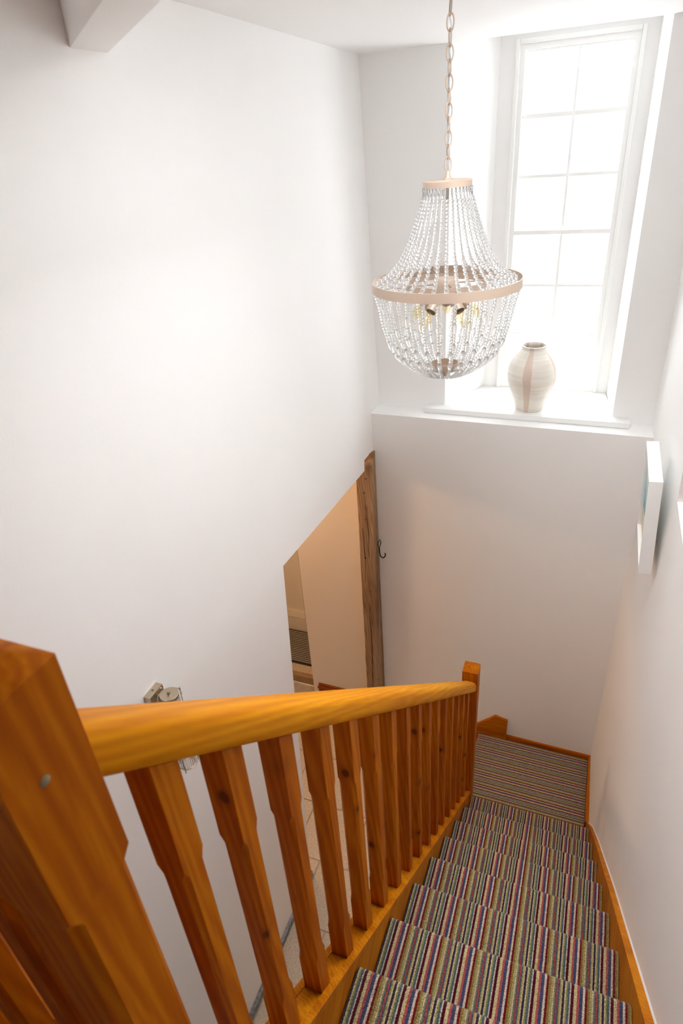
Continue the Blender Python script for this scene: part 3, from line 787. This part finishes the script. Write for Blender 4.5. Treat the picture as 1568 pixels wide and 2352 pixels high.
# main ring and inner parts
bm = bmesh.new(); band(bm, 0.2225, 2.794, 2.821, 0.0025, 96); add('main_ring', mesh('main_ring', at_c(bm), M['gold'], angle=35), ch)
bm = bmesh.new(); band(bm, 0.122, 2.797, 2.815, 0.0025, 64); add('inner_ring', mesh('inner_ring', at_c(bm), M['gold'], angle=35), ch)
for k in range(4):
    a = PI/4*0.6 + k*PI/2
    bm = bmesh.new(); cyl(bm, (0.02*math.cos(a), 0.02*math.sin(a), 2.806), (0.2205*math.cos(a), 0.2205*math.sin(a), 2.806), 0.0026, seg=8)
    add('spoke', mesh('spoke', at_c(bm), M['gold'], True), ch)
bm = bmesh.new(); lathe(bm, [(0, 2.822), (0.030, 2.822), (0.034, 2.815), (0.034, 2.786), (0.024, 2.770), (0, 2.768)], 32); add('hub', mesh('hub', at_c(bm), M['gold'], angle=35), ch)
sb = bmesh.new(); lathe(sb, [(0.0, 0.0), (0.014, 0.0), (0.0165, -0.006), (0.0165, -0.062), (0.0145, -0.062), (0.0145, -0.03), (0.0, -0.03)], 24); sm = mesh('lamp_holder', sb, M['gold'], angle=40)
ub = bmesh.new(); lathe(ub, [(0.0, -0.030), (0.0125, -0.031), (0.013, -0.058), (0.010, -0.060), (0.0, -0.060)], 20); um = mesh('socket', ub, M['socket'], angle=40)
bb = bmesh.new(); lathe(bb, [(0.008, -0.058), (0.010, -0.066), (0.0165, -0.082), (0.0175, -0.094), (0.0135, -0.110), (0.006, -0.124), (0.0, -0.130)], 20); bmh = mesh('bulb', bb, M['amber'], True)
fb = bmesh.new()
for q in (-1, 1): tube(fb, catmull([(0.002*q, 0, -0.062), (0.006*q, 0.002*q, -0.085), (0.0015*q, 0, -0.108)], 5), 0.0006, 5)
fm = mesh('filament', fb, plain('filament', (0.75, 0.5, 0.2), 0.4, 0.6), True)
for k in range(5):
    a = -PI/2 - 0.63*1 + 2*PI*k/5 + 0.2
    tilt = math.radians(48)
    Rm = Matrix.Rotation(a, 4, 'Z') @ Matrix.Rotation(-tilt, 4, 'Y')
    p = Vector((CX+0.026*math.cos(a), CY+0.026*math.sin(a), 2.778))
    o = add('lamp_holder', sm, ch, p); o.rotation_euler = Rm.to_euler()
    c = add('socket', um, o); c.location = (0, 0, 0)
    c = add('bulb', bmh, o); c.location = (0, 0, 0)
    c = add('filament', fm, o); c.location = (0, 0, 0)
# bead strands (one mesh each, shared, turned round the axis)
def arc(prof, k=14):
    P = catmull([(r, 0, z) for r, z in prof], k); s = [0]
    for a, b in zip(P, P[1:]): s.append(s[-1]+(b-a).length)
    return P, s
def at_s(P, s, d):
    d = max(0, min(s[-1]-1e-6, d))
    for i in range(len(s)-1):
        if s[i+1] >= d:
            t = (d-s[i])/max(1e-9, s[i+1]-s[i]); return P[i].lerp(P[i+1], t), (P[i+1]-P[i]).normalized()
    return P[-1], (P[-1]-P[-2]).normalized()
def bead(bm, c, tn, rad, half, seg=12, rings=8):
    u = Vector((0, 1, 0)); w = tn.cross(u).normalized(); R = []
    for i in range(rings+1):
        a = PI*i/rings
        if i in (0, rings): R.append([bm.verts.new(c - tn*half*math.cos(a))])
        else: R.append([bm.verts.new(c - tn*half*math.cos(a) + (u*math.cos(2*PI*j/seg)+w*math.sin(2*PI*j/seg))*rad*math.sin(a)) for j in range(seg)])
    for a, b in zip(R, R[1:]):
        for j in range(seg):
            k = (j+1) % seg
            if len(a) == 1: bm.faces.new([a[0], b[j], b[k]])
            elif len(b) == 1: bm.faces.new([a[j], b[0], a[k]])
            else: bm.faces.new([a[j], b[j], b[k], a[k]])
def strand(prof, sizes, end):
    # sizes: function of fraction -> (radius, half length)
    P, s = arc(prof); bm = bmesh.new(); d = 0
    while True:
        r, h = sizes(d/s[-1])
        if d + 2*h > s[-1]: break
        c, tn = at_s(P, s, d+h); bead(bm, c, tn, r, h*1.02); d += 2*h
    me = mesh('bead_strand', bm, M['crystal'], True)
    wb = bmesh.new(); tube(wb, [P[0], P[1]], 0.0005, 5); return me, wb
up_prof = [(0.0705, 3.038), (0.0735, 3.028), (0.087, 2.985), (0.107, 2.931), (0.130, 2.885), (0.159, 2.846), (0.188, 2.823), (0.212, 2.812)]
ume, wb = strand(up_prof, lambda f: (0.0049+0.0024*max(0, f-0.4)/0.6,)*2, None)
tube(wb, [(0.0675, 0, 3.064), (0.0690, 0, 3.052), (0.0700, 0, 3.040)], 0.0006, 5)
lh = [(0.0675+0.0028*math.cos(2*PI*k/10), 0.0, 3.059+0.0055*math.sin(2*PI*k/10)) for k in range(10)]
tube(wb, lh, 0.0007, 5, True)
lh = [(0.0685, 0.0026*math.cos(2*PI*k/10), 3.050+0.0045*math.sin(2*PI*k/10)) for k in range(10)]
tube(wb, lh, 0.0007, 5, True)
uwire = mesh('wire', wb, M['wire'], True)
NS = 36
for k in range(NS):
    a = 2*PI*(k+0.3)/NS
    o = add('bead_strand', ume, ch, (CX, CY, 0)); o.rotation_euler.z = a
    c = add('wire', uwire, o); c.location = (0, 0, 0)
lo_prof = [(0.2135, 2.786), (0.209, 2.768), (0.2015, 2.740), (0.1915, 2.688), (0.173, 2.632), (0.146, 2.589), (0.108, 2.558), (0.072, 2.539), (0.043, 2.533)]
def lo_sizes(f):
    for a in (0.42, 0.56):
        if abs(f-a) < 0.022: return (0.0068, 0.0165)
    return (0.0051, 0.0046)
lme, wb = strand(lo_prof, lo_sizes, None)
tube(wb, [(0.2195, 0, 2.800), (0.2175, 0, 2.792), (0.2140, 0, 2.785)], 0.0007, 5)
lwire = mesh('wire', wb, M['wire'], True)
NL = 32
for k in range(NL):
    a = 2*PI*(k+0.62)/NL
    o = add('bead_strand', lme, ch, (CX, CY, 0)); o.rotation_euler.z = a
    c = add('wire', lwire, o); c.location = (0, 0, 0)
in_prof = [(0.1205, 2.796), (0.1215, 2.75), (0.119, 2.69), (0.108, 2.635), (0.086, 2.586), (0.060, 2.560), (0.042, 2.553)]
def in_sizes(f):
    for a in (0.30, 0.52):
        if abs(f-a) < 0.03: return (0.0064, 0.0175)
    return (0.0048, 0.0044)
ime, wb = strand(in_prof, in_sizes, None); iwire = mesh('wire', wb, M['wire'], True)
for k in range(16):
    a = 2*PI*(k+0.15)/16
    o = add('bead_strand', ime, ch, (CX, CY, 0)); o.rotation_euler.z = a
    c = add('wire', iwire, o); c.location = (0, 0, 0)
bm = bmesh.new(); band(bm, 0.0425, 2.543, 2.566, 0.002, 48); add('bottom_ring', mesh('bottom_ring', at_c(bm), M['gold'], angle=35), ch)
bm = bmesh.new(); lathe(bm, [(0, 2.546), (0.041, 2.546), (0.041, 2.543), (0.010, 2.542), (0.0085, 2.536), (0.0085, 2.528), (0.006, 2.522), (0, 2.5205)], 28); add('finial', mesh('finial', at_c(bm), M['gold'], angle=35), ch)

# ------------------------------------------------------------------ vase
bm = bmesh.new()
lathe(bm, [(0, 0), (0.062, 0), (0.066, 0.004), (0.070, 0.02), (0.083, 0.062), (0.101, 0.106), (0.113, 0.145), (0.117, 0.175), (0.113, 0.208), (0.100, 0.242), (0.080, 0.270), (0.064, 0.288), (0.057, 0.299), (0.0555, 0.306), (0.0595, 0.312), (0.0585, 0.317), (0.052, 0.3165), (0.049, 0.308), (0.052, 0.295), (0.075, 0.265), (0.095, 0.235), (0.105, 0.175), (0.06, 0.02), (0, 0.015)], 64)
add('vase', mesh('vase', bm, M['vase'], angle=50), None, (0.058, 0.80, 1.9905), 'cream pottery vase with pinkish vertical stripes on the window sill', 'vase')

# ------------------------------------------------------------------ wall light
sc = thing('wall_light', (-0.72, -1.319, 1.62), 'brushed nickel wall light with ribbed glass cylinder on the left wall', 'wall light')
bm = bx(-0.7215, -0.6985, -1.349, -1.289, 1.585, 1.888, 0.0015, 2); bp = add('backplate', mesh('backplate', bm, M['nickel'], angle=40), sc)
bm = bmesh.new(); lathe(bm, [(0, .002), (.003, .0018), (.0035, 0)], 12, (-0.7105, -1.319, 1.888)); add('screw', mesh('screw', bm, M['socket'], True), bp)
SX, SY = -0.6575, -1.3165
bm = bmesh.new(); cyl(bm, (-0.70, SY, 1.868), (SX-0.02, SY, 1.868), 0.0045); cyl(bm, (-0.70, SY, 1.62), (SX-0.02, SY, 1.62), 0.0045); add('arm', mesh('arm', bm, M['nickel'], angle=40), sc)
bm = bmesh.new(); lathe(bm, [(0, 1.888), (0.0255, 1.888), (0.0265, 1.887), (0.0265, 1.880), (0, 1.880)], 48, (SX, SY, 0)); cp = add('cap', mesh('cap', bm, M['nickel'], angle=40), sc)
bm = bmesh.new(); lathe(bm, [(0.0052, 1.888), (0.0052, 1.897), (0.0045, 1.898), (0, 1.898)], 20, (SX, SY, 0)); add('knob', mesh('knob', bm, M['nickel'], angle=40), cp)
bm = bmesh.new(); seg = 112; rings = []
for z in (1.8795, 1.597):
    rings.append([(SX+(0.0245+0.0012*(k % 4 in (0, 1)))*math.cos(2*PI*k/seg), SY+(0.0245+0.0012*(k % 4 in (0, 1)))*math.sin(2*PI*k/seg), z) for k in range(seg)])
for z in (1.597, 1.8795):
    rings.append([(SX+0.0205*math.cos(2*PI*k/seg), SY+0.0205*math.sin(2*PI*k/seg), z) for k in range(seg)])
loft(bm, rings, closed=True); add('glass_shade', mesh('glass_shade', bm, M['ribglass'], angle=20), sc)
for z in (1.878, 1.610):
    bm = bmesh.new(); tube(bm, [(SX+0.0335*math.cos(2*PI*k/48), SY+0.0335*math.sin(2*PI*k/48), z) for k in range(48)], 0.0010, 6, True); add('ring', mesh('ring', bm, M['nickel'], True), sc)
bm = bmesh.new(); tube(bm, [(SX+0.0275*math.cos(2*PI*k/48), SY+0.0275*math.sin(2*PI*k/48), 1.599) for k in range(48)], 0.0012, 6, True); add('ring', mesh('ring', bm, M['nickel'], True), sc)
for a in (0.85, 0.85+2*PI/3, 0.85+4*PI/3):
    x, y = SX+0.0312*math.cos(a), SY+0.0312*math.sin(a)
    bm = bmesh.new(); cyl(bm, (x, y, 1.590), (x, y, 1.892), 0.0014, seg=8); cyl(bm, (x, y, 1.888), (x, y, 1.896), 0.0028, seg=10); add('rod', mesh('rod', bm, M['nickel'], True), sc)
bm = bmesh.new(); lathe(bm, [(0, 1.86), (0.008, 1.86), (0.008, 1.80), (0.011, 1.79), (0.012, 1.74), (0.006, 1.70), (0, 1.695)], 20, (SX, SY, 0)); add('bulb', mesh('bulb', bm, plain('frosted_bulb', (0.85, 0.83, 0.78), 0.3), angle=40), sc)

# ------------------------------------------------------------------ pictures
def picture(name, origin, ylen, h, dep, tilt, art, label, rail=0.016):
    # local: x = depth (0 at the back, negative towards the room), y along the wall, z up; origin = bottom back near corner
    p = add(name, None, None, origin, label, 'picture', 'framed pictures on the right wall')
    p.rotation_euler = (0, -tilt, 0)
    def pp(nm, bm, mat):
        o = bpy.data.objects.new(nm, mesh(nm, bm, mat)); COL.objects.link(o); o.parent = p; return o
    bm = bmesh.new()
    box(bm, -dep, 0, 0, ylen, 0, rail); box(bm, -dep, 0, 0, ylen, h-rail, h)
    box(bm, -dep, 0, 0, rail, rail, h-rail); box(bm, -dep, 0, ylen-rail, ylen, rail, h-rail)
    pp('frame', bm, M['frame'])
    pp('backing', bx(-0.0275, -0.001, rail, ylen-rail, rail, h-rail), M['mount'])
    a = pp('print', bx(-0.001, 0.0, 0.0, ylen-2*rail, 0.0, h-2*rail), art); a.location = (-0.028, rail, rail)
    pp('glazing', bx(-0.0345, -0.0330, rail, ylen-rail, rail, h-rail), thin_glass('picture_glass', refl=0.05))
    return p
picture('picture', (0.623, -0.190, 1.768), 0.345, 0.374, 0.043, math.atan(0.024/0.372), M['art'], 'white box frame with blue seascape print, leaning out from wall below the window ledge')
p2 = picture('picture', (0.632, -0.99, 2.288), 0.38, 0.40, 0.045, math.radians(2), M['art2'], 'white picture frame cut by the right edge, nearest the viewer')
